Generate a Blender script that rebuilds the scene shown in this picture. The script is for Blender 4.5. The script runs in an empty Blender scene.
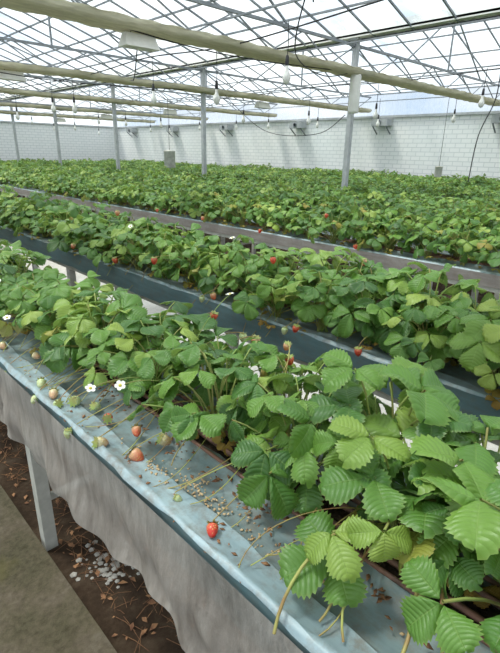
import bpy, math, random
import numpy as np
from mathutils import Vector, Matrix
rng = np.random.default_rng(7)
random.seed(7)
scene = bpy.context.scene
try:
    scene.view_settings.view_transform = 'Standard'
    scene.view_settings.look = 'None'
except Exception: pass

# ------------------------------------------------------------------ materials
def newmat(name):
    m = bpy.data.materials.new(name); m.use_nodes = True
    nt = m.node_tree; nt.nodes.clear()
    out = nt.nodes.new('ShaderNodeOutputMaterial')
    return m, nt, out
def N(nt, t, **kw):
    n = nt.nodes.new(t)
    for k, v in kw.items(): setattr(n, k, v)
    return n
def math_(nt, op, a, b=None, c=None, clamp=False):
    n = nt.nodes.new('ShaderNodeMath'); n.operation = op; n.use_clamp = clamp
    for i, v in enumerate((a, b, c)):
        if v is None: continue
        if isinstance(v, (int, float)): n.inputs[i].default_value = v
        else: nt.links.new(v, n.inputs[i])
    return n.outputs[0]
def mixc(nt, f, a, b, blend='MIX'):
    n = nt.nodes.new('ShaderNodeMix'); n.data_type = 'RGBA'; n.blend_type = blend
    if isinstance(f, (int, float)): n.inputs[0].default_value = f
    else: nt.links.new(f, n.inputs[0])
    for i, v in ((6, a), (7, b)):
        if isinstance(v, tuple): n.inputs[i].default_value = (*v[:3], 1)
        else: nt.links.new(v, n.inputs[i])
    return n.outputs[2]
def noise(nt, scale, detail=4, rough=0.55, vec=None, stretch=None):
    tc = N(nt, 'ShaderNodeTexCoord')
    v = tc.outputs['Object'] if vec is None else vec
    if stretch:
        mp = N(nt, 'ShaderNodeMapping'); mp.inputs['Scale'].default_value = stretch
        nt.links.new(v, mp.inputs['Vector']); v = mp.outputs[0]
    n = N(nt, 'ShaderNodeTexNoise'); n.inputs['Scale'].default_value = scale
    n.inputs['Detail'].default_value = detail; n.inputs['Roughness'].default_value = rough
    nt.links.new(v, n.inputs['Vector'])
    return n.outputs['Fac']
def ramp(nt, f, stops):
    r = N(nt, 'ShaderNodeValToRGB'); nt.links.new(f, r.inputs[0])
    cr = r.color_ramp
    cr.elements[0].position = stops[0][0]; cr.elements[0].color = (*stops[0][1], 1)
    cr.elements[1].position = stops[-1][0]; cr.elements[1].color = (*stops[-1][1], 1)
    for p, c in stops[1:-1]:
        e = cr.elements.new(p); e.color = (*c, 1)
    return r.outputs[0]
def bsdf(nt, out, col, rough=0.6, spec=0.4, metal=0.0, bump=None, bstr=0.3, bdist=0.01):
    b = N(nt, 'ShaderNodeBsdfPrincipled')
    if isinstance(col, tuple): b.inputs['Base Color'].default_value = (*col[:3], 1)
    else: nt.links.new(col, b.inputs['Base Color'])
    if isinstance(rough, (int, float)): b.inputs['Roughness'].default_value = rough
    else: nt.links.new(rough, b.inputs['Roughness'])
    b.inputs['Specular IOR Level'].default_value = spec
    b.inputs['Metallic'].default_value = metal
    if bump is not None:
        bp = N(nt, 'ShaderNodeBump'); bp.inputs['Strength'].default_value = bstr; bp.inputs['Distance'].default_value = bdist
        nt.links.new(bump, bp.inputs['Height']); nt.links.new(bp.outputs[0], b.inputs['Normal'])
    nt.links.new(b.outputs[0], out.inputs[0])
    return b
def simple(name, c1, c2=None, scale=8, rough=0.6, spec=0.4, metal=0.0, bstr=0.2, bdist=0.005, stretch=None, detail=4):
    m, nt, out = newmat(name)
    f = noise(nt, scale, detail, stretch=stretch)
    if c2 is None: c2 = tuple(x*0.8 for x in c1)
    col = ramp(nt, f, [(0.35, c2), (0.65, c1)])
    bsdf(nt, out, col, rough, spec, metal, f, bstr, bdist)
    return m

def leaf_material():
    m, nt, out = newmat('strawberry_leaf')
    uv = N(nt, 'ShaderNodeUVMap'); uv.uv_map = 'UVMap'
    sep = N(nt, 'ShaderNodeSeparateXYZ'); nt.links.new(uv.outputs[0], sep.inputs[0])
    U, V = sep.outputs[0], sep.outputs[1]
    s = math_(nt, 'ABSOLUTE', math_(nt, 'MULTIPLY_ADD', U, 2.0, -1.0))
    mid = math_(nt, 'SUBTRACT', 1.0, math_(nt, 'MULTIPLY', s, 16.0), clamp=True)
    w = math_(nt, 'ABSOLUTE', math_(nt, 'SINE', math_(nt, 'MULTIPLY', V, math.pi*9)))
    lat = math_(nt, 'SUBTRACT', 1.0, math_(nt, 'MULTIPLY', w, 3.0), clamp=True)
    lat = math_(nt, 'MULTIPLY', lat, math_(nt, 'SUBTRACT', 1.0, math_(nt, 'MULTIPLY', s, 0.75)))
    vein = math_(nt, 'MAXIMUM', mid, math_(nt, 'MULTIPLY', lat, 0.45))
    at = N(nt, 'ShaderNodeAttribute'); at.attribute_name = 'tint'
    sc = N(nt, 'ShaderNodeSeparateColor'); nt.links.new(at.outputs['Color'], sc.inputs[0])
    oi = N(nt, 'ShaderNodeObjectInfo')
    rnd = math_(nt, 'MULTIPLY_ADD', oi.outputs['Random'], 0.26, -0.13)
    t = math_(nt, 'ADD', sc.outputs[0], rnd, clamp=True)
    base = ramp(nt, t, [(0.0, (0.030, 0.098, 0.026)), (0.35, (0.064, 0.178, 0.030)), (0.7, (0.150, 0.305, 0.044)), (1.0, (0.36, 0.47, 0.085))])
    nz = noise(nt, 60, 3)
    base = mixc(nt, math_(nt, 'MULTIPLY', nz, 0.30), base, (0.12, 0.24, 0.05))
    base = mixc(nt, math_(nt, 'MULTIPLY', vein, 0.40), base, (0.28, 0.41, 0.12))
    marg = math_(nt, 'MULTIPLY', math_(nt, 'POWER', s, 14.0), 0.45, clamp=True)
    base = mixc(nt, marg, base, (0.33, 0.43, 0.12))
    edge = math_(nt, 'MULTIPLY', math_(nt, 'POWER', s, 4.0), sc.outputs[2], clamp=True)
    base = mixc(nt, math_(nt, 'MAXIMUM', edge, math_(nt, 'MULTIPLY', sc.outputs[2], 0.75)), base, (0.42, 0.16, 0.035))
    geo = N(nt, 'ShaderNodeNewGeometry')
    base = mixc(nt, math_(nt, 'MULTIPLY', geo.outputs['Backfacing'], 0.45), base, (0.30, 0.40, 0.19))
    pr = N(nt, 'ShaderNodeBsdfPrincipled'); nt.links.new(base, pr.inputs['Base Color'])
    pr.inputs['Roughness'].default_value = 0.42; pr.inputs['Specular IOR Level'].default_value = 0.5
    hgt = math_(nt, 'SUBTRACT', math_(nt, 'MULTIPLY', w, 0.6), math_(nt, 'MULTIPLY', mid, 0.6))
    hgt = math_(nt, 'ADD', hgt, math_(nt, 'MULTIPLY', noise(nt, 150, 2), 0.5))
    bp = N(nt, 'ShaderNodeBump'); bp.inputs['Strength'].default_value = 0.5; bp.inputs['Distance'].default_value = 0.003
    nt.links.new(hgt, bp.inputs['Height']); nt.links.new(bp.outputs[0], pr.inputs['Normal'])
    tr = N(nt, 'ShaderNodeBsdfTranslucent')
    nt.links.new(mixc(nt, 0.5, base, (0.36, 0.53, 0.05)), tr.inputs['Color'])
    mx = N(nt, 'ShaderNodeMixShader'); mx.inputs[0].default_value = 0.26
    nt.links.new(pr.outputs[0], mx.inputs[1]); nt.links.new(tr.outputs[0], mx.inputs[2])
    nt.links.new(mx.outputs[0], out.inputs[0])
    return m
M_leaf = leaf_material()
M_stem = simple('strawberry_stem', (0.26, 0.38, 0.09), (0.30, 0.26, 0.09), scale=12, rough=0.5)
M_runner = simple('strawberry_runner', (0.38, 0.42, 0.11), (0.30, 0.16, 0.07), scale=14, rough=0.5)
M_dry = simple('dry_matter', (0.36, 0.19, 0.09), (0.17, 0.08, 0.045), scale=40, rough=0.9)
M_petaldry = simple('dry_petals', (0.66, 0.50, 0.30), (0.46, 0.31, 0.16), scale=60, rough=0.9)
M_petal = simple('flower_petal', (0.88, 0.88, 0.82), (0.80, 0.82, 0.72), scale=50, rough=0.6)
M_pistil = simple('flower_centre', (0.75, 0.62, 0.10), (0.5, 0.45, 0.08), scale=200, rough=0.7)

def film_mat(name, c1, c2, dirt=0.5, rough=0.38):
    m, nt, out = newmat(name)
    f = noise(nt, 5, 5, stretch=(6, 0.7, 6))
    col = ramp(nt, f, [(0.3, c2), (0.7, c1)])
    g = noise(nt, 22, 6, 0.7)
    d = ramp(nt, g, [(0.46, (0, 0, 0)), (0.70, (dirt, dirt, dirt))])
    col = mixc(nt, d, col, (0.19, 0.15, 0.105))
    g2 = noise(nt, 3.5, 6, 0.75, stretch=(2, 1, 2))
    col = mixc(nt, ramp(nt, g2, [(0.5, (0, 0, 0)), (0.68, (dirt*0.8,)*3)]), col, (0.15, 0.125, 0.095))
    h = noise(nt, 14, 3, stretch=(1, 0.5, 1))
    bsdf(nt, out, col, rough, 0.45, 0, h, 0.6, 0.006)
    return m
M_film = film_mat('blue_gutter_film', (0.25, 0.33, 0.34), (0.145, 0.205, 0.215), 0.65, 0.42)
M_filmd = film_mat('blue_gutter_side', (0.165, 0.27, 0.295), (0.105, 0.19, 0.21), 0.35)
M_brown = film_mat('brown_gutter_side', (0.38, 0.35, 0.33), (0.26, 0.23, 0.21), 0.3, 0.6)
M_rim = film_mat('pale_gutter_rim', (0.38, 0.49, 0.52), (0.22, 0.31, 0.345), 0.75, 0.42)
M_soil = simple('bed_soil', (0.085, 0.055, 0.038), (0.025, 0.017, 0.012), scale=60, rough=0.95, bstr=0.9, bdist=0.02)
M_drip = simple('drip_line_rust', (0.29, 0.15, 0.105), (0.11, 0.065, 0.05), scale=30, rough=0.6)
M_metal = simple('galvanised_steel', (0.48, 0.50, 0.51), (0.38, 0.40, 0.41), scale=10, rough=0.45, metal=0.2)
M_leg = simple('painted_leg', (0.60, 0.60, 0.55), (0.43, 0.43, 0.39), scale=10, rough=0.6)
M_frame = simple('roof_frame_steel', (0.28, 0.30, 0.32), (0.19, 0.21, 0.23), scale=6, rough=0.6)
M_white = simple('white_paint', (0.88, 0.87, 0.82), (0.78, 0.77, 0.72), scale=6, rough=0.5)
M_stone = simple('pebble_stone', (0.46, 0.44, 0.40), (0.25, 0.23, 0.2), scale=30, rough=0.8)
M_black = simple('black_rubber', (0.03, 0.03, 0.035), (0.02, 0.02, 0.02), scale=6, rough=0.6)
def shade_mat():
    m, nt, out = newmat('shade_cloth')
    f = noise(nt, 5, 4, stretch=(1, 6, 6))
    col = ramp(nt, f, [(0.3, (0.50, 0.48, 0.37)), (0.7, (0.70, 0.67, 0.53))])
    b = bsdf(nt, out, col, 0.9, 0.1, 0, f, 0.5, 0.03)
    t = N(nt, 'ShaderNodeBsdfTranslucent'); nt.links.new(col, t.inputs[0])
    mx = N(nt, 'ShaderNodeMixShader'); mx.inputs[0].default_value = 0.40
    nt.links.new(b.outputs[0], mx.inputs[1]); nt.links.new(t.outputs[0], mx.inputs[2]); nt.links.new(mx.outputs[0], out.inputs[0])
    return m
M_shade = shade_mat()

def net_mat():
    m, nt, out = newmat('grey_net')
    f = noise(nt, 7, 6, 0.65, stretch=(1, 2.2, 0.6))
    col = ramp(nt, f, [(0.3, (0.25, 0.22, 0.19)), (0.7, (0.55, 0.515, 0.465))])
    b = N(nt, 'ShaderNodeBsdfPrincipled'); nt.links.new(col, b.inputs['Base Color']); b.inputs['Roughness'].default_value = 0.8
    w = noise(nt, 24, 5, 0.6, stretch=(1, 1.0, 0.35))
    bp = N(nt, 'ShaderNodeBump'); bp.inputs['Strength'].default_value = 0.8; bp.inputs['Distance'].default_value = 0.012
    nt.links.new(w, bp.inputs['Height']); nt.links.new(bp.outputs[0], b.inputs['Normal'])
    t = N(nt, 'ShaderNodeBsdfTransparent')
    mx = N(nt, 'ShaderNodeMixShader'); mx.inputs[0].default_value = 0.34
    nt.links.new(b.outputs[0], mx.inputs[1]); nt.links.new(t.outputs[0], mx.inputs[2]); nt.links.new(mx.outputs[0], out.inputs[0])
    return m
M_net = net_mat()

def roof_mat(name, tfac):
    m, nt, out = newmat(name)
    f = noise(nt, 0.8, 6, 0.68, stretch=(1, 2.5, 1))
    g = noise(nt, 0.45, 4, 0.6, stretch=(2.5, 0.6, 1))
    t = N(nt, 'ShaderNodeBsdfTransparent'); nt.links.new(ramp(nt, g, [(0.40, (0.68, 0.78, 0.88)), (0.6, (0.93, 0.95, 0.97))]), t.inputs[0])
    tl = N(nt, 'ShaderNodeBsdfTranslucent'); tl.inputs[0].default_value = (0.72, 0.79, 0.84, 1)
    mx = N(nt, 'ShaderNodeMixShader')
    fac = ramp(nt, f, [(0.38, (tfac-0.24,)*3), (0.62, (tfac+0.24,)*3)])
    nt.links.new(fac, mx.inputs[0])
    nt.links.new(t.outputs[0], mx.inputs[1]); nt.links.new(tl.outputs[0], mx.inputs[2]); nt.links.new(mx.outputs[0], out.inputs[0])
    return m
M_roof = roof_mat('roof_film', 0.40)

def brick_mat():
    m, nt, out = newmat('white_brick_wall')
    tc = N(nt, 'ShaderNodeTexCoord')
    sep = N(nt, 'ShaderNodeSeparateXYZ'); nt.links.new(tc.outputs['Object'], sep.inputs[0])
    cb = N(nt, 'ShaderNodeCombineXYZ')
    nt.links.new(math_(nt, 'ADD', sep.outputs[0], sep.outputs[1]), cb.inputs[0]); nt.links.new(sep.outputs[2], cb.inputs[1])
    br = N(nt, 'ShaderNodeTexBrick'); nt.links.new(cb.outputs[0], br.inputs['Vector'])
    br.inputs['Color1'].default_value = (0.87, 0.88, 0.88, 1); br.inputs['Color2'].default_value = (0.82, 0.84, 0.84, 1)
    br.inputs['Mortar'].default_value = (0.62, 0.65, 0.66, 1); br.inputs['Scale'].default_value = 1.0
    br.inputs['Mortar Size'].default_value = 0.012; br.inputs['Brick Width'].default_value = 0.3; br.inputs['Row Height'].default_value = 0.125
    col = mixc(nt, math_(nt, 'MULTIPLY', noise(nt, 1.5, 4), 0.3), br.outputs['Color'], (0.76, 0.77, 0.76))
    bsdf(nt, out, col, 0.8, 0.2)
    return m
M_brick = brick_mat()

def dirt_mat():
    m, nt, out = newmat('dirt_floor')
    f = noise(nt, 7, 8, 0.7)
    col = ramp(nt, f, [(0.3, (0.030, 0.020, 0.013)), (0.5, (0.075, 0.048, 0.030)), (0.72, (0.15, 0.11, 0.075))])
    bsdf(nt, out, col, 0.95, 0.2, 0, noise(nt, 40, 8, 0.8), 0.9, 0.03)
    return m
M_dirt = dirt_mat()
def conc_mat(name, a, b, c):
    m, nt, out = newmat(name)
    f = noise(nt, 2.5, 8, 0.65)
    col = ramp(nt, f, [(0.3, a), (0.5, b), (0.7, c)])
    g = noise(nt, 50, 5, 0.7)
    col = mixc(nt, 0.35, col, ramp(nt, g, [(0.3, tuple(x*0.5 for x in b)), (0.7, c)]))
    bsdf(nt, out, col, 0.85, 0.25, 0, g, 0.4, 0.01)
    return m
def moss_mat():
    m, nt, out = newmat('mossy_concrete')
    f = noise(nt, 4.5, 8, 0.7)
    col = ramp(nt, f, [(0.34, (0.040, 0.036, 0.012)), (0.46, (0.068, 0.056, 0.028)), (0.56, (0.10, 0.078, 0.052)), (0.7, (0.17, 0.145, 0.11))])
    g = noise(nt, 45, 5, 0.75)
    col = mixc(nt, 0.4, col, ramp(nt, g, [(0.35, (0.032, 0.027, 0.017)), (0.65, (0.15, 0.13, 0.09))]))
    k = noise(nt, 1.6, 5, 0.6)
    col = mixc(nt, ramp(nt, k, [(0.5, (0, 0, 0)), (0.62, (0.6, 0.6, 0.6))]), col, (0.10, 0.09, 0.022))
    bsdf(nt, out, col, 0.8, 0.3, 0, g, 0.5, 0.012)
    return m
M_moss = moss_mat()
M_pale = conc_mat('pale_concrete', (0.46, 0.44, 0.40), (0.60, 0.58, 0.54), (0.72, 0.70, 0.66))

# ------------------------------------------------------------------ mesh builder
class MB:
    def __init__(s): s.v = []; s.f = []; s.uv = []; s.t = []; s.m = []; s.n = 0
    def add(s, v, f, uv=None, tint=(0.5, 0.5, 0), mat=0):
        v = np.asarray(v, float); f = np.asarray(f, int)
        s.v.append(v); s.f.append(f + s.n); s.n += len(v)
        s.uv.append(np.zeros((len(v), 2)) if uv is None else uv)
        s.t.append(np.tile(np.array([*tint, 1.0]), (len(v), 1))); s.m.append(np.full(len(f), mat))
    def box(s, p1, p2, w, h, mat=0, up=(0, 0, 1)):
        p1 = np.array(p1, float); p2 = np.array(p2, float); d = p2-p1; L = np.linalg.norm(d); d /= L
        up = np.array(up, float)
        if abs(d @ up) > 0.99: up = np.array([1., 0, 0])
        sd = np.cross(d, up); sd /= np.linalg.norm(sd); u = np.cross(sd, d)
        vs = []
        for p in (p1, p2):
            for a, b in ((-1, -1), (1, -1), (1, 1), (-1, 1)): vs.append(p+sd*a*w/2+u*b*h/2)
        s.add(vs, [[0, 1, 2, 3], [7, 6, 5, 4], [0, 4, 5, 1], [1, 5, 6, 2], [2, 6, 7, 3], [3, 7, 4, 0]], mat=mat)
    def tube(s, pts, rad, sides=6, mat=0, tint=(0.5, 0.5, 0), cap=True):
        P = np.asarray(pts, float); n = len(P)
        R = np.full(n, rad) if np.isscalar(rad) else np.asarray(rad)
        T = np.gradient(P, axis=0); T /= np.linalg.norm(T, axis=1)[:, None]+1e-9
        ref = np.array([0.13, 0.21, 0.97]) if abs(T[0][2]) < 0.9 else np.array([1., 0.1, 0])
        A = np.cross(T, ref); A /= np.linalg.norm(A, axis=1)[:, None]+1e-9; B = np.cross(T, A)
        an = np.arange(sides)*2*math.pi/sides
        V = (P[:, None, :]+R[:, None, None]*(np.cos(an)[None, :, None]*A[:, None, :]+np.sin(an)[None, :, None]*B[:, None, :])).reshape(-1, 3)
        F = []
        for i in range(n-1):
            for j in range(sides):
                k = (j+1) % sides
                F.append([i*sides+j, i*sides+k, (i+1)*sides+k, (i+1)*sides+j])
        s.add(V, F, tint=tint, mat=mat)
    def lathe(s, prof, origin=(0, 0, 0), seg=16, mat=0, M=None, tint=(0.5, 0.5, 0)):
        prof = np.asarray(prof, float); n = len(prof)
        an = np.arange(seg)*2*math.pi/seg
        V = np.stack([prof[:, 0][:, None]*np.cos(an), prof[:, 0][:, None]*np.sin(an), np.repeat(prof[:, 1][:, None], seg, 1)], -1).reshape(-1, 3)
        if M is not None: V = V @ np.asarray(M).T
        V = V+np.array(origin)
        F = [[i*seg+j, i*seg+(j+1) % seg, (i+1)*seg+(j+1) % seg, (i+1)*seg+j] for i in range(n-1) for j in range(seg)]
        s.add(V, F, tint=tint, mat=mat)
    def mesh(s, name, mats, smooth=True):
        V = np.concatenate(s.v); F = np.concatenate(s.f); UV = np.concatenate(s.uv); T = np.concatenate(s.t); Mi = np.concatenate(s.m)
        me = bpy.data.meshes.new(name)
        me.vertices.add(len(V)); me.vertices.foreach_set('co', V.ravel())
        me.loops.add(F.size); me.loops.foreach_set('vertex_index', F.ravel().astype(np.int32))
        me.polygons.add(len(F)); me.polygons.foreach_set('loop_start', np.arange(0, F.size, 4, dtype=np.int32))
        me.polygons.foreach_set('loop_total', np.full(len(F), 4, dtype=np.int32))
        me.polygons.foreach_set('material_index', Mi.astype(np.int32))
        me.polygons.foreach_set('use_smooth', np.full(len(F), bool(smooth)))
        me.update(calc_edges=True)
        ul = me.uv_layers.new(name='UVMap'); ul.data.foreach_set('uv', UV[F.ravel()].ravel())
        ca = me.color_attributes.new('tint', 'FLOAT_COLOR', 'POINT'); ca.data.foreach_set('color', T.ravel())
        for m in mats: me.materials.append(m)
        return me
def obj(name, me, parent=None, loc=(0, 0, 0), rz=0, sc=1):
    o = bpy.data.objects.new(name, me); scene.collection.objects.link(o)
    o.location = loc; o.rotation_euler = (0, 0, rz)
    o.scale = (sc, sc, sc) if np.isscalar(sc) else sc
    if parent: o.parent = parent
    return o
def empty(name, loc=(0, 0, 0)):
    o = bpy.data.objects.new(name, None); scene.collection.objects.link(o); o.location = loc; o.empty_display_size = 0.1
    return o

# ------------------------------------------------------------------ leaves
def leaflet(mb, Nn, C, L, W, fold, droop, P, S, F, U, tint, r):
    t = np.linspace(0, 1, Nn+1); s = np.linspace(-1, 1, 2*C+1)
    T, Sg = np.meshgrid(t, s, indexing='ij'); a = np.abs(Sg)
    w = 0.03+0.97*np.sin(np.pi*np.clip(T, 0.0, 1)**1.0)**0.70
    w = np.where(T > 0.999, 0.05, w)
    odd = (np.arange(Nn+1) % 2)[:, None]
    if Nn >= 10:
        w = w*(1+np.where(odd == 1, 0.10, -0.085)*a**4)
    x = Sg*w*W*0.5
    y = L*(0.88*T+0.17*a**1.2*np.sin(np.pi*T)+(0.035*odd*a**3 if Nn >= 10 else 0))
    ph = r.uniform(0, 6.28)
    z = fold*np.abs(x)-droop*(y**2)/L+0.08*L*np.sin(ph+T*5)*a*np.sign(Sg)
    if Nn >= 10: z = z+np.where(odd == 1, 1, -1)*0.007*L*a*(1.3-a)
    z = z-0.12*L*a**3
    V = P+x[..., None]*S+y[..., None]*F+z[..., None]*U
    k = 2*C+1
    i, j = np.meshgrid(np.arange(Nn), np.arange(2*C), indexing='ij')
    b = (i*k+j).ravel()
    Fc = np.stack([b, b+1, b+k+1, b+k], 1)
    uv = np.stack([(Sg+1)/2, T], -1).reshape(-1, 2)
    mb.add(V.reshape(-1, 3), Fc, uv, tint, 0)
def rot(v, ax, an):
    ax = ax/np.linalg.norm(ax)
    return v*math.cos(an)+np.cross(ax, v)*math.sin(an)+ax*(ax@v)*(1-math.cos(an))
LOD = {0: (18, 4), 1: (12, 2), 2: (4, 1)}
def trileaf(mb, lod, P, az, tilt, L, tint, r, roll=0):
    F = np.array([math.cos(az)*math.cos(tilt), math.sin(az)*math.cos(tilt), -math.sin(tilt)])
    S0 = np.array([math.sin(az), -math.cos(az), 0.]); U = np.cross(S0, F)
    S0 = rot(S0, F, roll); U = rot(U, F, roll)
    Nn, C = LOD[lod]
    for da, sc in ((0, 1.05), (1.38, 0.95), (-1.38, 0.95)):
        da += r.normal(0, 0.10)
        f = rot(F, U, da); s = rot(S0, U, da)
        dip = r.uniform(-0.28, 0.38)
        f2 = rot(f, s, -dip); u2 = np.cross(s, f2)
        f2 /= np.linalg.norm(f2)
        if u2 @ U < 0: u2 = -u2
        tn = (min(1, max(0, tint[0]+r.normal(0, 0.05))), tint[1], tint[2])
        leaflet(mb, Nn, C, L*sc*r.uniform(0.90, 1.08), L*sc*r.uniform(0.74, 0.90), r.uniform(0.15, 0.60), r.uniform(0.05, 0.50), P+f*L*0.07, s, f2, u2, tn, r)
def petiole(mb, lod, A, B, rad, mat=1):
    A = np.array(A, float); B = np.array(B, float)
    n = {0: 7, 1: 5, 2: 3}[lod]
    mid = A*0.55+B*0.45; mid[2] = max(A[2], B[2])*0.75+0.25*mid[2]; mid[:2] = A[:2]*0.7+B[:2]*0.3
    t = np.linspace(0, 1, n)[:, None]
    P = (1-t)**2*A+2*t*(1-t)*mid+t**2*B
    mb.tube(P, rad, {0: 6, 1: 4, 2: 3}[lod], mat)
def rtint(r, lod=0, q_=0.5):
    q = r.random()
    if lod == 0 and q_ < 0.6 and q < 0.05: q = 0.5
    if q < (0.05, 0.03, 0.014)[lod]: return (r.uniform(0.75, 1.0), 0.5, r.uniform(0.2, 0.8))
    if q < (0.14, 0.17, 0.14)[lod]: return (r.uniform(0.75, 1.0), 0.5, 0.0)
    return (min(1, max(0, r.normal((0.46, 0.48, 0.50)[lod], 0.21))), 0.5, 0.0)
def plant(mb, r, lod, n, R, H, Lr, C=(0, 0, 0)):
    C = np.array(C, float); a0 = r.uniform(0, 6.28)
    for k in range(n):
        q = (k+0.5)/n
        az = a0+k*2.39996+r.normal(0, 0.25)
        rad = R*(0.15+0.85*math.sqrt(q))*r.uniform(0.75, 1.2)
        h = H*(1-0.58*q**1.4)*r.uniform(0.68, 1.18)
        P = C+np.array([rad*math.cos(az), rad*math.sin(az), h])
        tilt = 0.0+0.75*q+r.normal(0, 0.28)
        L = r.uniform(*Lr)
        trileaf(mb, lod, P, az+r.normal(0, 0.45), tilt, L, rtint(r, lod, q), r, r.normal(0, 0.33))
        petiole(mb, lod, C+np.array([r.normal(0, 0.012), r.normal(0, 0.012), -0.01]), P, {0: 0.0021, 1: 0.0024, 2: 0.003}[lod])
    if lod < 2:
        for k in range(5):
            az = r.uniform(0, 6.28); rad = R*r.uniform(0.3, 0.8)
            trileaf(mb, 1 if lod == 0 else 2, C+np.array([rad*math.cos(az), rad*math.sin(az), r.uniform(0.0, 0.04)]), az, r.uniform(-0.2, 0.4), Lr[0]*0.6, (0.9, 0.5, r.uniform(0.6, 1)), r)

hero, mid_, seg = [], [], []
for i in range(10):
    r = np.random.default_rng(100+i); mb = MB(); plant(mb, r, 0, 23, 0.165, 0.225, (0.048, 0.088)); hero.append(mb.mesh('strawberry_plant_a%d' % i, [M_leaf, M_stem]))
for i in range(6):
    r = np.random.default_rng(200+i); mb = MB(); plant(mb, r, 1, 22, 0.18, 0.22, (0.050, 0.080)); mid_.append(mb.mesh('strawberry_plant_b%d' % i, [M_leaf, M_stem]))
for i in range(6):
    r = np.random.default_rng(300+i); mb = MB()
    for k in range(6):
        plant(mb, r, 2, 17, 0.21, 0.21*r.uniform(0.75, 1.2), (0.055, 0.088), (r.normal(0, 0.06), k*0.2, 0))
    seg.append(mb.mesh('strawberry_row_segment%d' % i, [M_leaf, M_stem]))

# ------------------------------------------------------------------ ground
def flat(name, x0, x1, y0, y1, z, mat, thick=0.05):
    mb = MB(); mb.box(((x0+x1)/2, y0, z-thick/2), ((x0+x1)/2, y1, z-thick/2), x1-x0, thick)
    return obj(name, mb.mesh(name, [mat], False))
flat('floor', -8, 16.5, -9, 28, 0.0, M_dirt, 0.1)
flat('concrete_path', -1.0, 0.478, -8.5, 25.5, 0.05, M_moss, 0.05)
flat('concrete_path', 2.15, 3.35, -8.5, 25.5, 0.012, M_pale, 0.012)

mb = MB()
for i in range(1300):
    x = rng.uniform(0.55, 1.3); y = rng.uniform(0.2, 3.6); a = rng.uniform(0, 3.14); l = rng.uniform(0.03, 0.13)
    p = np.array([x, y, 0.004]); d = np.array([math.cos(a)*l/2, math.sin(a)*l/2, 0])
    mb.tube([p-d, p+np.array([0, 0, rng.uniform(0.002, 0.015)]), p+d], 0.0012, 3)
for i in range(420):
    x = rng.uniform(0.51, 1.3); y = rng.uniform(0.3, 3.2); a = rng.uniform(0, 6.28); l = rng.uniform(0.006, 0.022)
    d = np.array([math.cos(a), math.sin(a), 0])*l; sd = np.array([-d[1], d[0], 0])*0.5; p = np.array([x, y, 0.006]); u = np.array([0, 0, l*0.4])
    mb.add([p-d, p-sd+u, p+d, p+sd+u*0.5], [[0, 1, 2, 3]])
obj('twig_litter', mb.mesh('twig_litter', [M_dry]))
mb = MB()
for i in range(60):
    x = max(0.52, rng.normal(0.64, 0.05)); y = rng.normal(1.48, 0.08); s = rng.uniform(0.005, 0.014)
    V0 = rng.uniform(0.7, 1.2)
    mb.lathe([(0.001, 0), (s*V0, s*0.1), (s*1.05, s*0.25), (s*0.6, s*0.45), (0.001, s*0.5)], (x, y, 0.0), 5)
obj('pebble_pile', mb.mesh('pebble_pile', [M_stone], False))

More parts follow.
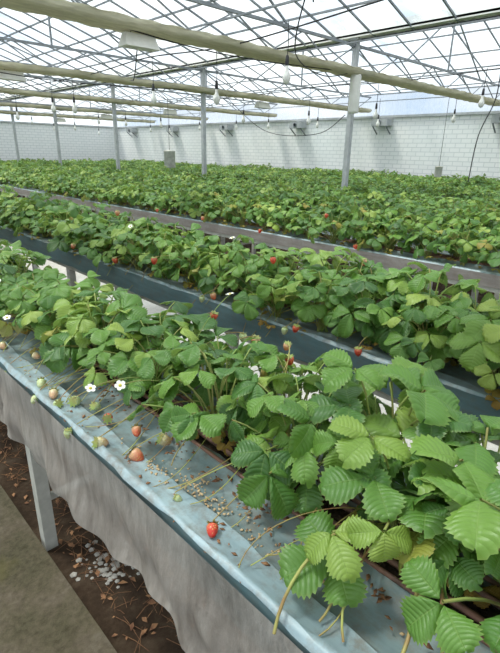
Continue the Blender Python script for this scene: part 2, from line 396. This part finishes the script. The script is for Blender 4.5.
# ------------------------------------------------------------------ beds
RZ = 0.91
beds = [0.458, 1.54, 3.39, 4.50, 5.62, 6.72, 7.95, 9.05, 10.15, 11.25, 12.35, 13.35]
BW = 0.54
YA, YB = -2.6, 25.2
def bed(ix, x0):
    root = empty('strawberry_bed', (x0, 0, 0))
    sd = -0.14 if ix < 2 else -0.10
    half = [(0.012, sd, 1), (0.0, -0.03, 1), (-0.003, -0.006, 2), (0.004, 0.004, 2), (0.014, 0.003, 2), (0.022, -0.006, 2),
            (0.078, -0.008, 2), (0.088, -0.020, 0), (0.170, -0.022, 0), (0.198, 0.002, 0), (0.214, 0.002, 0), (0.216, -0.025, 0), (0.27, -0.012, 3)]
    prof = half+[(BW-x, z, m) for x, z, m in half[::-1][1:]]
    ys = np.concatenate([np.arange(YA, 5, 0.05), np.arange(5, YB+0.01, 0.6)]) if ix < 2 else np.linspace(YA, YB, 60)
    mb = MB(); k = len(prof); V = np.zeros((len(ys), k, 3))
    for j, (x, z, m) in enumerate(prof):
        wob = 0.0022*np.sin(ys*9+j*1.3)+0.002*np.sin(ys*23+j*2.1)+0.0012*np.sin(ys*47+j*3.3) if ix < 2 else 0*ys
        V[:, j, 0] = x+wob*0.9; V[:, j, 1] = ys; V[:, j, 2] = RZ+z+wob
    V = V.reshape(-1, 3)
    for mid in range(4):
        cols = [j for j in range(k-1) if (3 if (prof[j][2] == 3 or prof[j+1][2] == 3) else min(prof[j][2], prof[j+1][2]) if 1 not in (prof[j][2], prof[j+1][2]) else 1) == mid]
        F = [[i*k+j, (i+1)*k+j, (i+1)*k+j+1, i*k+j+1] for i in range(len(ys)-1) for j in cols]
        if F: mb.add(V, F, mat=mid)
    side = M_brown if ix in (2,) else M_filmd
    obj('gutter', mb.mesh('gutter', [M_film, side, M_rim, M_soil]), root)
    mb = MB()
    for xx in (0.05, BW-0.05):
        mb.box((xx, YA, RZ+sd-0.02), (xx, YB, RZ+sd-0.02), 0.03, 0.03)
    for y in np.arange(-2.22, YB, 2.0):
        for xx in (0.06, BW-0.06):
            mb.box((xx, y, 0.0), (xx, y, RZ+sd-0.005), 0.052, 0.052)
        mb.box((0.06, y, RZ-0.19), (BW-0.06, y, RZ-0.19), 0.03, 0.03)
        mb.box((0.06, y, 0.25), (BW-0.06, y, 0.25), 0.025, 0.025)
    obj('steel_stand', mb.mesh('steel_stand', [M_leg], False), root)
    mb = MB(); mb.box((BW/2, YA, RZ+sd+0.01), (BW/2, YB, RZ+sd+0.01), BW-0.04, 0.015)
    obj('gutter_bottom', mb.mesh('gutter_bottom', [M_filmd], False), root)
    if ix < 3:
        mb = MB()
        for xx, rr in ((0.207, 0.0055), (0.243, 0.007), (BW-0.243, 0.007), (BW-0.207, 0.0055)):
            yy = np.arange(YA, 9, 0.08)
            pts = np.stack([xx+0.003*np.sin(yy*4+xx*40), yy, np.full_like(yy, RZ+0.006)+0.002*np.sin(yy*7)], 1)
            mb.tube(pts, rr, 6)
        obj('drip_line', mb.mesh('drip_line', [M_drip]), root)
    return root
roots = [bed(i, x) for i, x in enumerate(beds)]

mb = MB()
ys = np.arange(-1.0, 9, 0.02); zs = np.linspace(0, 1, 13)
Y, Zz = np.meshgrid(ys, zs, indexing='ij')
drop = 0.30+0.014*np.sin(ys*5)+0.012*np.sin(ys*13.0+1)
sk = Y+0.12*Zz*np.sin(Y*2.3)
X = -0.012-0.014*np.sin(sk*17+2*np.sin(sk*3))*Zz**0.6-0.009*np.sin(sk*41+Zz*2)*Zz-0.009*np.sin(Zz*9+Y*5)*Zz
V = np.stack([X, Y, RZ-0.012-Zz*drop[:, None]], -1).reshape(-1, 3); k = len(zs)
F = [[i*k+j, i*k+j+1, (i+1)*k+j+1, (i+1)*k+j] for i in range(len(ys)-1) for j in range(k-1)]
mb.add(V, F)
obj('net_curtain', mb.mesh('net_curtain', [M_net]), roots[0])

# ------------------------------------------------------------------ plants in the beds
for ix, x0 in enumerate(beds):
    r = np.random.default_rng(900+ix)
    root = empty('strawberry_plant_row', (x0, 0, RZ-0.005))
    limH = {0: 3.2, 1: 3.8, 2: 0}.get(ix, 0); limM = {0: 8, 1: 8.5, 2: 8.5, 3: 7}.get(ix, 0)
    y = -0.5 if ix < 2 else 0.2
    k = 0
    while y < limM:
        me = hero[int(r.integers(len(hero)))] if y < limH else mid_[int(r.integers(len(mid_)))]
        if ix == 0: cx, s, ww = float(np.interp(y, [0.3, 0.7, 1.3, 1.8, 2.4], [0.36, 0.39, 0.375, 0.28, 0.25])), r.uniform(0.88, 1.12)*(1.16 if y < 0.6 else 1.0), 0.05 if y < 1.4 else 0.075
        elif ix == 1: cx, s, ww = 0.215, r.uniform(0.98, 1.30), 0.10
        else: cx, s, ww = 0.25, r.uniform(1.0, 1.25), 0.08
        obj('plant_%d' % k, me, root, (cx+(ww if k % 2 else -ww)+r.normal(0, 0.02), y, 0), r.uniform(0, 6.28), (s, s, s*r.uniform(0.85, 1.12)))
        y += r.uniform(0.12, 0.17)*(1.0 if ix != 1 else 0.85); k += 1
    y = max(y, 0.2 if ix < 8 else 1.0)
    while y < YB-1.1:
        o = obj('plants_%d' % k, seg[int(r.integers(len(seg)))], root, (0.27+r.normal(0, 0.03), y, 0), 0, (r.uniform(1.05, 1.35)*(1 if r.random() < 0.5 else -1), 1.0, r.uniform(0.85, 1.2)))
        y += 1.05; k += 1

# ------------------------------------------------------------------ fruit and flowers
def berry_mat(name, c1, c2):
    m, nt, out = newmat(name)
    tc = N(nt, 'ShaderNodeTexCoord')
    sep = N(nt, 'ShaderNodeSeparateXYZ'); nt.links.new(tc.outputs['Generated'], sep.inputs[0])
    col = ramp(nt, sep.outputs[2], [(0.25, c1), (0.85, c2)])
    vo = N(nt, 'ShaderNodeTexVoronoi'); vo.inputs['Scale'].default_value = 200; nt.links.new(tc.outputs['Object'], vo.inputs['Vector'])
    spot = ramp(nt, vo.outputs['Distance'], [(0.18, (1, 1, 1)), (0.3, (0, 0, 0))])
    col = mixc(nt, spot, col, (0.62, 0.45, 0.12))
    b = bsdf(nt, out, col, 0.35, 0.5, 0, vo.outputs['Distance'], 0.5, 0.002)
    b.inputs['Subsurface Weight'].default_value = 0.1; b.inputs['Subsurface Radius'].default_value = (0.01, 0.004, 0.002); b.inputs['Subsurface Scale'].default_value = 0.3
    return m
B_red = berry_mat('ripe_berry', (0.60, 0.04, 0.025), (0.62, 0.12, 0.06))
B_or = berry_mat('half_ripe_berry', (0.66, 0.13, 0.06), (0.68, 0.42, 0.24))
B_pink = berry_mat('blush_berry', (0.60, 0.36, 0.22), (0.58, 0.56, 0.32))
B_pale = berry_mat('unripe_berry', (0.50, 0.56, 0.30), (0.46, 0.57, 0.27))
def berry_mesh(name, mat, s, r):
    mb = MB()
    prof = [(0.0005, -1.0), (0.16, -0.97), (0.34, -0.80), (0.50, -0.52), (0.60, -0.2), (0.62, 0.05), (0.54, 0.26), (0.34, 0.38), (0.10, 0.40), (0.0005, 0.40)]
    mb.lathe([(a*s, (b-0.40)*s) for a, b in prof], seg=18, mat=0)
    for k in range(8):
        a = k*math.pi/4+r.normal(0, 0.1); d = np.array([math.cos(a), math.sin(a), 0]); sd = np.array([-d[1], d[0], 0]); up = np.array([0, 0, 1.])
        V = []
        for t, w, z in ((0, 0.08, 0.05), (0.25, 0.16, 0.06), (0.5, 0.14, 0.0), (0.75, 0.02, 0.10)):
            for q in (-1, 1): V.append((d*t+sd*w*q+up*z)*s)
        mb.add(V, [[0, 1, 3, 2], [2, 3, 5, 4], [4, 5, 7, 6]], mat=1)
    return mb.mesh(name, [mat, M_stem])
def add_curve_stem(mb, A, B, sag, rad=0.0015, lift=0.06):
    A = np.array(A, float); B = np.array(B, float)
    c1 = A+(B-A)*0.3+np.array([0, 0, lift]); c2 = A+(B-A)*0.75+np.array([0, sag, lift*0.5])
    t = np.linspace(0, 1, 14)[:, None]
    P = (1-t)**3*A+3*t*(1-t)**2*c1+3*t*t*(1-t)*c2+t**3*B
    mb.tube(P, rad, 5)
fruits = [
    (0.514, 1.314, 0.925, B_pale, 0.027), (0.462, 1.06, 0.925, B_pink, 0.027), (0.512, 0.96, 0.925, B_or, 0.028),
    (0.505, 0.62, 0.925, B_red, 0.021), (0.545, 1.15, 0.925, B_red, 0.023), (0.597, 0.955, 0.93, B_pink, 0.026),
    (0.480, 1.335, 0.925, B_pale, 0.022), (0.447, 1.20, 0.90, B_pale, 0.020), (0.935, 0.80, 1.12, B_red, 0.021), (0.95, 0.82, 1.15, B_or, 0.018),
    (1.115, 1.11, 1.04, B_or, 0.026), (1.085, 1.15, 1.05, B_pale, 0.024), (1.10, 1.324, 1.08, B_red, 0.025),
    (1.60, 1.50, 1.20, B_red, 0.024), (1.42, 2.23, 1.10, B_red, 0.029), (0.56, 1.75, 0.93, B_pink, 0.022), (0.50, 2.2, 0.93, B_red, 0.024),
    (3.33, 3.3, 0.95, B_red, 0.030), (1.44, 1.2, 0.98, B_red, 0.024), (1.45, 1.27, 0.95, B_pale, 0.024), (1.90, 1.2, 1.20, B_or, 0.024), (3.45, 2.6, 1.16, B_red, 0.029), (0.50, 0.75, 0.922, B_pale, 0.014),
    (0.50, 1.52, 0.925, B_pale, 0.024), (0.50, 1.42, 0.925, B_pink, 0.024), (0.46, 1.75, 0.90, B_pale, 0.024), (0.51, 1.95, 0.925, B_pink, 0.024), (0.58, 1.05, 0.93, B_or, 0.022), (0.46, 1.47, 0.90, B_pale, 0.02), (0.55, 1.25, 0.925, B_pale, 0.022),
    (1.45, 0.9, 0.97, B_red, 0.024), (1.44, 1.75, 1.0, B_or, 0.026), (1.43, 1.82, 0.97, B_pale, 0.024), (1.43, 2.7, 1.02, B_red, 0.028), (1.44, 3.3, 1.02, B_or, 0.028), (3.33, 4.2, 0.98, B_or, 0.032), (3.33, 5.1, 0.98, B_red, 0.032), (3.33, 2.2, 0.96, B_red, 0.030), (4.42, 3.6, 1.0, B_red, 0.032), (4.42, 4.9, 1.0, B_or, 0.032), (4.44, 3.1, 1.02, B_red, 0.03), (1.75, 3.2, 1.24, B_or, 0.028)]
for i, (x, y, z, mt, s) in enumerate(fruits):
    r = np.random.default_rng(i)
    o = empty('strawberry', (x, y, z))
    ob = obj('berry', berry_mesh('berry', mt, s, r), o)
    onbed = z < 0.95 and 0.45 < x < 0.7
    ob.rotation_euler = (r.uniform(0.9, 1.35) if onbed else r.uniform(-0.3, 0.3), r.uniform(-0.3, 0.3), r.uniform(0, 6.28))
    if onbed: ob.location = (0, 0, s*0.35-0.014)
    bx = 0.80 if x < 1.3 else (1.74 if x < 3 else (3.64 if x < 4 else 4.75))
    mb = MB(); add_curve_stem(mb, (bx-x, 0.12*r.uniform(-1, 1), 0.92-z+0.02), (0, 0, 0.002), r.uniform(-0.03, 0.03), 0.0014, 0.06 if z < 1.0 else 0.11)
    obj('stalk', mb.mesh('stalk', [M_runner]), o)
flowers = [(0.482, 1.10, 1.06), (0.522, 1.01, 1.09), (0.512, 1.83, 1.06), (0.993, 1.117, 1.22), (1.56, 1.74, 1.26), (0.56, 2.05, 1.15), (1.50, 2.6, 1.22)]
for i, (x, y, z) in enumerate(flowers):
    r = np.random.default_rng(50+i); o = empty('strawberry_flower', (x, y, z)); mb = MB()
    for k in range(5):
        a = k*2*math.pi/5; d = np.array([math.cos(a), math.sin(a), 0]); sd = np.array([-d[1], d[0], 0]); up = np.array([0, 0, 1.]); V = []
        rows = ((0.002, 0.0015, 0), (0.006, 0.005, 0.001), (0.010, 0.006, 0.002), (0.0135, 0.0042, 0.002), (0.0145, 0.001, 0.0015))
        for t, w, h in rows:
            for q in (-1, 0, 1): V.append(d*t+sd*w*q+up*(h+0.001*abs(q)))
        mb.add(V, [[i2*3+j, i2*3+j+1, i2*3+j+4, i2*3+j+3] for i2 in range(4) for j in range(2)], mat=0)
    mb.lathe([(0.0045, 0), (0.0042, 0.003), (0.002, 0.0045), (0.0003, 0.005)], seg=10, mat=1)
    ob = obj('corolla', mb.mesh('corolla', [M_petal, M_pistil]), o, sc=1.0)
    ob.rotation_euler = (r.uniform(-0.2, 0.6), r.uniform(-0.7, 0.1), 0)
    bx = 0.80 if x < 1.3 else 1.80
    mb = MB(); add_curve_stem(mb, (bx-x, 0.05, 0.93-z), (0, 0, -0.001), 0.02, 0.0013, 0.06)
    obj('stalk', mb.mesh('stalk', [M_stem]), o)

mb = MB()
r = np.random.default_rng(5)
for i in range(44):
    y = r.uniform(0.35, 3.0)
    add_curve_stem(mb, (0.76+r.normal(0, 0.02), y, 0.95), (r.uniform(0.452, 0.58), y+r.uniform(-0.16, 0.16), 0.900+r.uniform(0, 0.01)), r.uniform(-0.09, 0.09), r.uniform(0.0009, 0.0015), r.uniform(0.0, 0.09))
for i in range(14):
    y = r.uniform(0.8, 3.5)
    add_curve_stem(mb, (1.72, y, 0.98), (r.uniform(1.49, 1.53), y+r.uniform(-0.16, 0.16), r.uniform(0.78, 0.9)), r.uniform(-0.05, 0.05), 0.0016, 0.08)
for A, B, l, rd, sg in (((0.72, 0.34, 0.95), (0.43, 0.37, 0.905), 0.15, 0.0032, 0.05), ((0.70, 0.26, 0.95), (0.46, 0.20, 0.92), 0.12, 0.0034, -0.06), ((0.70, 0.33, 0.95), (0.50, 0.28, 0.91), 0.08, 0.0024, 0.05), ((0.72, 0.42, 0.95), (0.50, 0.33, 0.91), 0.06, 0.0024, -0.04), ((0.72, 0.22, 0.95), (0.55, 0.12, 0.91), 0.10, 0.003, 0.05)):
    add_curve_stem(mb, A, B, sg, rd, l)
obj('strawberry_runners', mb.mesh('strawberry_runners', [M_runner]))
mb = MB()
for (cx, cy, n, sp) in ((0.47, 0.86, 14, 0.018), (0.505, 0.96, 6, 0.015), (0.52, 0.63, 7, 0.012), (0.60, 0.5, 16, 0.05), (0.63, 0.95, 40, 0.08), (0.64, 1.3, 40, 0.10), (0.46, 1.6, 8, 0.05), (0.64, 0.3, 40, 0.12), (0.64, 0.62, 50, 0.10), (0.48, 1.3, 24, 0.2), (0.47, 0.7, 20, 0.2)):
    for k in range(n):
        x = min(0.67, max(0.46, cx+r.normal(0, min(sp, 0.05)*0.6))); y = cy+r.normal(0, sp); l = r.uniform(0.004, 0.011); a = r.uniform(0, 6.28)
        d = np.array([math.cos(a), math.sin(a), 0])*l; sd = np.array([-d[1], d[0], 0])*0.4; p = np.array([x, y, 0.901+r.uniform(0.0, 0.006)])
        up = np.array([0, 0, l*0.4])
        mb.add([p-d, p-sd+up, p+d, p+sd+up*0.6, p-d*0.9-up*0.3, p-sd*0.9-up*0.2, p+d*0.9-up*0.3, p+sd*0.9-up*0.2], [[0, 1, 2, 3], [4, 7, 6, 5], [0, 4, 5, 1], [1, 5, 6, 2], [2, 6, 7, 3], [3, 7, 4, 0]])
obj('dry_leaf_litter', mb.mesh('dry_leaf_litter', [M_dry]))
mb = MB()
for (cx, cy, n, sx, sy) in ((0.535, 0.87, 36, 0.012, 0.03), (0.56, 0.74, 60, 0.012, 0.06), (0.56, 0.55, 20, 0.012, 0.03), (0.59, 0.70, 36, 0.015, 0.08), (0.52, 1.05, 8, 0.02, 0.05), (0.59, 0.40, 12, 0.02, 0.05), (0.5, 1.5, 20, 0.02, 0.2)):
    for k in range(n):
        x = cx+r.normal(0, sx); y = cy+r.normal(0, sy); l = r.uniform(0.0025, 0.005); a = r.uniform(0, 6.28)
        d = np.array([math.cos(a), math.sin(a), 0])*l; sd = np.array([-d[1], d[0], 0])*0.6; p = np.array([x, y, 0.8935 if x > 0.54 else 0.904]); up = np.array([0, 0, 0.002])
        mb.add([p-d, p-sd, p+d, p+sd, p-d+up, p-sd+up, p+d+up*1.5, p+sd+up], [[3, 2, 1, 0], [4, 5, 6, 7], [0, 1, 5, 4], [1, 2, 6, 5], [2, 3, 7, 6], [3, 0, 4, 7]])
obj('fallen_petals', mb.mesh('fallen_petals', [M_petaldry]))

# ------------------------------------------------------------------ greenhouse shell
XW, YE, XL, YS = 14.5, 25.8, -6.2, -8.8
EV, RG = 3.47, 4.55
WT = 2.78
def wall(name, p1, p2, z0, z1, th, mat):
    mb = MB(); mb.box((p1[0], p1[1], (z0+z1)/2), (p2[0], p2[1], (z0+z1)/2), th, z1-z0)
    return obj(name, mb.mesh(name, [mat], False))
wall('wall_east', (XW+0.1, YS, 0), (XW+0.1, YE+0.2, 0), 0, WT, 0.2, M_brick)
wall('wall_north', (XL, YE+0.1, 0), (XW, YE+0.1, 0), 0, WT, 0.2, M_brick)
wall('wall_west', (XL-0.1, YS, 0), (XL-0.1, YE+0.2, 0), 0, 0.8, 0.2, M_brick)
wall('wall_south', (XL, YS-0.1, 0), (XW, YS-0.1, 0), 0, 0.8, 0.2, M_brick)
mb = MB()
gut = [-6.2, 0.7, 7.6, 14.5]
for a, b in zip(gut[:-1], gut[1:]):
    m_ = (a+b)/2
    mb.add([(a, YS, EV), (a, YE, EV), (m_, YE, RG), (m_, YS, RG)], [[0, 1, 2, 3]])
    mb.add([(m_, YS, RG), (m_, YE, RG), (b, YE, EV), (b, YS, EV)], [[0, 1, 2, 3]])
    mb.add([(a, YE, WT), (b, YE, WT), (b, YE, EV), (a, YE, EV)], [[0, 1, 2, 3]])
    mb.add([(a, YE, EV), (b, YE, EV), (m_+0.01, YE, RG), (m_-0.01, YE, RG)], [[0, 1, 2, 3]])
mb.add([(XW, YS, WT), (XW, YE, WT), (XW, YE, EV), (XW, YS, EV)], [[0, 1, 2, 3]])
mb.add([(XL, YS, 0.8), (XL, YE, 0.8), (XL, YE, EV), (XL, YS, EV)], [[0, 1, 2, 3]])
mb.add([(XL, YS, 0.8), (XW, YS, 0.8), (XW, YS, EV), (XL, YS, EV)], [[0, 1, 2, 3]])
obj('ceiling', mb.mesh('ceiling', [M_roof], False))

mb = MB()
BY = [5.37+4.14*k for k in range(-3, 5)]
for a, b in zip(gut[:-1], gut[1:]):
    m_ = (a+b)/2
    for q in np.arange(0, 1.0001, 0.25):
        for sgn in (0, 1):
            x = a+(m_-a)*q if sgn == 0 else b-(b-m_)*q; z = EV+(RG-EV)*q-0.03
            mb.box((x, YS, z), (x, YE, z), 0.025, 0.03)
    for y in np.arange(YS, YE+0.1, 0.69):
        w = 0.022
        mb.box((a, y, EV-0.03), (m_, y, RG-0.03), w, 0.03); mb.box((m_, y, RG-0.03), (b, y, EV-0.03), w, 0.03)
    for y in BY:
        mb.box((a, y, EV-0.1), (b, y, EV-0.1), 0.04, 0.04)
        mb.box((a, y, 3.02), (b, y, 3.02), 0.04, 0.04)
        n = 5
        for i in range(n):
            x0 = a+(b-a)*i/n; x1 = a+(b-a)*(i+1)/n; xm = (x0+x1)/2
            mb.box((x0, y, EV-0.1), (xm, y, 3.02), 0.018, 0.018); mb.box((xm, y, 3.02), (x1, y, EV-0.1), 0.018, 0.018)
        mb.box((m_, y, EV-0.1), (m_, y, RG), 0.03, 0.03)
        mb.box((a+1.7, y, EV-0.1), (m_, y, RG-0.1), 0.025, 0.025); mb.box((b-1.7, y, EV-0.1), (m_, y, RG-0.1), 0.025, 0.025)
    for x in (a+1.5, m_, b-1.5):
        mb.box((x, YS, 3.08), (x, YE, 3.08), 0.02, 0.02)
obj('roof_truss', mb.mesh('roof_truss', [M_frame], False))
mb = MB()
for x in gut[1:3]:
    mb.box((x, YS, EV+0.02), (x, YE, EV+0.02), 0.30, 0.05); mb.box((x-0.14, YS, EV+0.08), (x-0.14, YE, EV+0.08), 0.02, 0.13); mb.box((x+0.14, YS, EV+0.08), (x+0.14, YE, EV+0.08), 0.02, 0.13)
obj('roof_gutter', mb.mesh('roof_gutter', [M_white], False))
for y in BY:
    if y < 1: continue
    mb = MB(); x = 7.6
    mb.box((x, y, 0), (x, y, EV), 0.085, 0.085); mb.box((x, y, 0), (x, y, 0.02), 0.22, 0.22); mb.box((x, y, EV-0.03), (x, y, EV), 0.2, 0.2)
    obj('steel_post', mb.mesh('steel_post', [M_metal], False))
for y in BY:
    if y < 1: continue
    mb = MB(); xs = np.linspace(0.7, 14.3, 300)
    prof = [(-0.21, 0.03), (-0.215, -0.02), (-0.19, -0.055), (-0.10, -0.06), (0.0, -0.055), (0.10, -0.062), (0.19, -0.05), (0.21, 0.02), (0.05, 0.03), (-0.08, 0.03), (-0.21, 0.03)]
    k = len(prof); V = []
    for i, x in enumerate(xs):
        for j, (a, b) in enumerate(prof):
            V.append((x, y+a+0.010*math.sin(x*7+j), 2.98+b-0.015*abs(math.sin(x*1.37))+0.007*math.sin(x*17+j*2)))
    mb.add(V, [[i*k+j, (i+1)*k+j, (i+1)*k+j+1, i*k+j+1] for i in range(len(xs)-1) for j in range(k-1)])
    obj('shade_curtain', mb.mesh('shade_curtain', [M_shade]))

# ------------------------------------------------------------------ fittings
def hood(x, y, z):
    o = empty('grow_lamp', (x, y, z)); mb = MB(); w, d = 0.22, 0.10
    V = [(-w, -d, -0.07), (w, -d, -0.07), (w, d, -0.07), (-w, d, -0.07), (-w*0.85, -d*0.4, 0.07), (w*0.85, -d*0.4, 0.07), (w*0.85, d*0.4, 0.07), (-w*0.85, d*0.4, 0.07)]
    mb.add(V, [[0, 1, 5, 4], [1, 2, 6, 5], [2, 3, 7, 6], [3, 0, 4, 7], [4, 5, 6, 7]])
    mb.box((-w*0.9, 0, -0.04), (w*0.9, 0, -0.04), 0.04, 0.03)
    obj('hood', mb.mesh('hood', [M_white], False), o)
    mb = MB(); mb.tube([(-0.1, 0, 0.06), (-0.1, 0, 3.0-z)], 0.004, 5); mb.tube([(0.1, 0, 0.06), (0.1, 0, 3.0-z)], 0.004, 5)
    obj('hanger', mb.mesh('hanger', [M_black]), o)
for k, y in enumerate(BY):
    if y > 1:
        hood(3.38, y+0.02, 2.82)
        if k > 3: hood(9.6, y+0.05, 2.80)
bm_ = MB(); bm_.lathe([(0.012, 0.0), (0.014, -0.05), (0.03, -0.08), (0.034, -0.11), (0.022, -0.14), (0.0005, -0.15)], seg=12); bulbme = bm_.mesh('bulb', [M_white])
bm_ = MB(); bm_.lathe([(0.0005, 0.07), (0.014, 0.06), (0.018, 0.0), (0.016, -0.02)], seg=10); sockme = bm_.mesh('socket', [M_black])
rb = np.random.default_rng(77)
for x in (4.75, 9.2, 12.4):
    for y in np.arange(3.75, 24, 2.0):
        z = 2.62+rb.normal(0, 0.07); o = empty('hanging_bulb', (x+rb.normal(0, 0.1), y+rb.normal(0, 0.2), z))
        obj('bulb', bulbme, o, sc=1.5); obj('socket', sockme, o, sc=1.3)
        mb = MB(); mb.tube([(0, 0, 0.06), (0.01, 0, 0.2), (0, 0, 3.08-z)], 0.006, 4); obj('cord', mb.mesh('cord', [M_black]), o)
o = empty('junction_box', (7.50, 5.25, 2.62)); mb = MB()
mb.lathe([(0.0005, 0.31), (0.08, 0.30), (0.09, 0.27), (0.09, -0.27), (0.08, -0.30), (0.0005, -0.31)], seg=20); mb.box((0, 0, 0.31), (0, 0, 0.36), 0.05, 0.05)
mb.box((0, 0, 0.2), (0.1, 0.1, 0.2), 0.03, 0.03); mb.box((0, 0, -0.2), (0.1, 0.1, -0.2), 0.03, 0.03)
obj('housing', mb.mesh('housing', [M_white]), o)
def drum(x, y, z, s):
    o = empty('ventilator_drum', (x, y, 0)); mb = MB()  # ventilator drum: lidded cylinder on a stand pole, cord above
    mb.lathe([(0.0005, z), (0.14*s, z), (0.15*s, z+0.02), (0.15*s, z+0.40*s), (0.16*s, z+0.41*s), (0.16*s, z+0.44*s), (0.0005, z+0.46*s)], seg=20)
    mb.tube([(0, 0, 0), (0, 0, z)], 0.02, 8); mb.box((0, 0, 0), (0, 0, 0.02), 0.3, 0.3)
    obj('drum', mb.mesh('drum', [M_leg]), o)
    mb = MB(); mb.tube([(0, 0, z+0.4*s), (0, 0, 3.05)], 0.006, 5); obj('cord', mb.mesh('cord', [M_black]), o)
drum(8.75, 12.6, 1.16, 1.1); drum(12.1, 5.75, 1.14, 0.6)
for y in (5.2, 8.9, 12.4, 16.4, 20.3, 24):
    o = empty('wall_fan', (XW-0.2, y, 2.55)); mb = MB()
    mb.box((0, -0.28, 0.05), (0, 0.28, 0.05), 0.3, 0.2)
    obj('casing', mb.mesh('casing', [M_metal], False), o)
    mb = MB(); R = np.array([[0, 0, -1.], [0, 1, 0], [1, 0, 0]])
    mb.lathe([(0.08, 0.15), (0.08, 0.17), (0.06, 0.17), (0.06, 0.15), (0.0005, 0.15)], seg=16, M=R, origin=(0, 0, 0.05))
    mb.box((-0.12, -0.24, -0.05), (0.18, -0.24, -0.28), 0.03, 0.03); mb.box((-0.12, 0.24, -0.05), (0.18, 0.24, -0.28), 0.03, 0.03)
    obj('bracket', mb.mesh('bracket', [M_frame]), o)
mb = MB(); mb.box((XW-0.03, YS, WT), (XW-0.03, YE, WT), 0.06, 0.07); mb.box((XL, YE-0.03, WT), (XW, YE-0.03, WT), 0.06, 0.07)
obj('trim_1', mb.mesh('trim_1', [M_metal], False))
def cable(pts, rad=0.008):
    P = np.array(pts, float); n = len(P); out = []
    for i in range(n-1):
        p0 = P[max(i-1, 0)]; p1 = P[i]; p2 = P[i+1]; p3 = P[min(i+2, n-1)]
        for t in np.linspace(0, 1, 9)[:-1]:
            out.append(0.5*((2*p1)+(-p0+p2)*t+(2*p0-5*p1+4*p2-p3)*t*t+(-p0+3*p1-3*p2+p3)*t**3))
    out.append(P[-1]); mb = MB(); mb.tube(out, rad, 6)
    obj('power_cable', mb.mesh('power_cable', [M_black]))
cable([(4.3, 3.6, 3.08), (4.1, 3.5, 3.15), (5.2, 4.6, 2.85), (6.3, 5.0, 2.75), (7.5, 5.35, 2.95)])
cable([(9.6, 3.7, 3.05), (9.7, 3.75, 2.6), (9.6, 3.9, 2.0), (9.5, 3.9, 1.2)], 0.010)
cable([(3.4, 5.4, 3.0), (4.4, 7.2, 2.72), (5.6, 9.3, 2.95)])
cable([(2.4, 5.4, 3.0), (4.5, 5.3, 2.84), (7.5, 5.3, 2.95)], 0.007)
cable([(7.55, 5.45, 2.3), (7.7, 6.2, 2.0), (7.9, 7.8, 2.1), (8.2, 9.5, 2.95)], 0.007)
cable([(0.9, 9.4, 3.0), (4, 9.35, 2.8), (7.6, 9.4, 2.95)], 0.008)
cable([(4.75, 3.0, 3.10), (4.75, 5.3, 2.97), (4.75, 7.4, 3.04), (4.75, 9.5, 2.97), (4.75, 13.6, 3.0), (4.75, 17.8, 3.0)], 0.009)
cable([(9.2, 2.0, 3.10), (9.2, 5.3, 3.0), (9.2, 7.4, 3.04), (9.2, 9.5, 3.0), (9.2, 17.8, 3.0)], 0.009)

# ------------------------------------------------------------------ light
w = bpy.data.worlds.new('World'); scene.world = w; w.use_nodes = True
nt = w.node_tree; nt.nodes.clear(); o_ = nt.nodes.new('ShaderNodeOutputWorld'); bg = nt.nodes.new('ShaderNodeBackground')
tc = nt.nodes.new('ShaderNodeTexCoord'); mp = nt.nodes.new('ShaderNodeMapping'); mp.inputs['Scale'].default_value = (1, 1, 3)
nz = nt.nodes.new('ShaderNodeTexNoise'); nz.inputs['Scale'].default_value = 3; nz.inputs['Detail'].default_value = 5
rp = nt.nodes.new('ShaderNodeValToRGB'); rp.color_ramp.elements[0].position = 0.38; rp.color_ramp.elements[0].color = (0.62, 0.71, 0.82, 1)
rp.color_ramp.elements[1].position = 0.62; rp.color_ramp.elements[1].color = (1, 0.98, 0.95, 1)
nt.links.new(tc.outputs['Generated'], mp.inputs[0]); nt.links.new(mp.outputs[0], nz.inputs['Vector']); nt.links.new(nz.outputs['Fac'], rp.inputs[0]); nt.links.new(rp.outputs[0], bg.inputs[0])
bg.inputs[1].default_value = 1.36; nt.links.new(bg.outputs[0], o_.inputs[0])
sl = bpy.data.lights.new('sun', 'SUN'); sl.energy = 6.4; sl.angle = math.radians(13); sl.color = (1.0, 0.93, 0.79)
so = bpy.data.objects.new('sun', sl); scene.collection.objects.link(so)
so.rotation_euler = Vector((0.25, -0.40, -1.0)).to_track_quat('-Z', 'Y').to_euler(); so.location = (-3, 8, 12)

# ------------------------------------------------------------------ camera
th = math.radians(44.23); p = math.radians(20.25); rr = math.radians(1.134)
fh = Vector((math.sin(th), math.cos(th), 0)); right0 = Vector((math.cos(th), -math.sin(th), 0))
fwd = fh*math.cos(p)+Vector((0, 0, -math.sin(p))); up0 = fh*math.sin(p)+Vector((0, 0, math.cos(p)))
xc = right0*math.cos(rr)+up0*math.sin(rr); yc = -right0*math.sin(rr)+up0*math.cos(rr); zc = -fwd
cam = bpy.data.cameras.new('camera'); co = bpy.data.objects.new('camera', cam); scene.collection.objects.link(co)
Mx = Matrix((xc, yc, zc)).transposed().to_4x4(); Mx.translation = Vector((0, 0, 1.66)); co.matrix_world = Mx
cam.sensor_fit = 'HORIZONTAL'; cam.sensor_width = 36; cam.lens = 36*473.8/500; cam.clip_start = 0.02
scene.camera = co
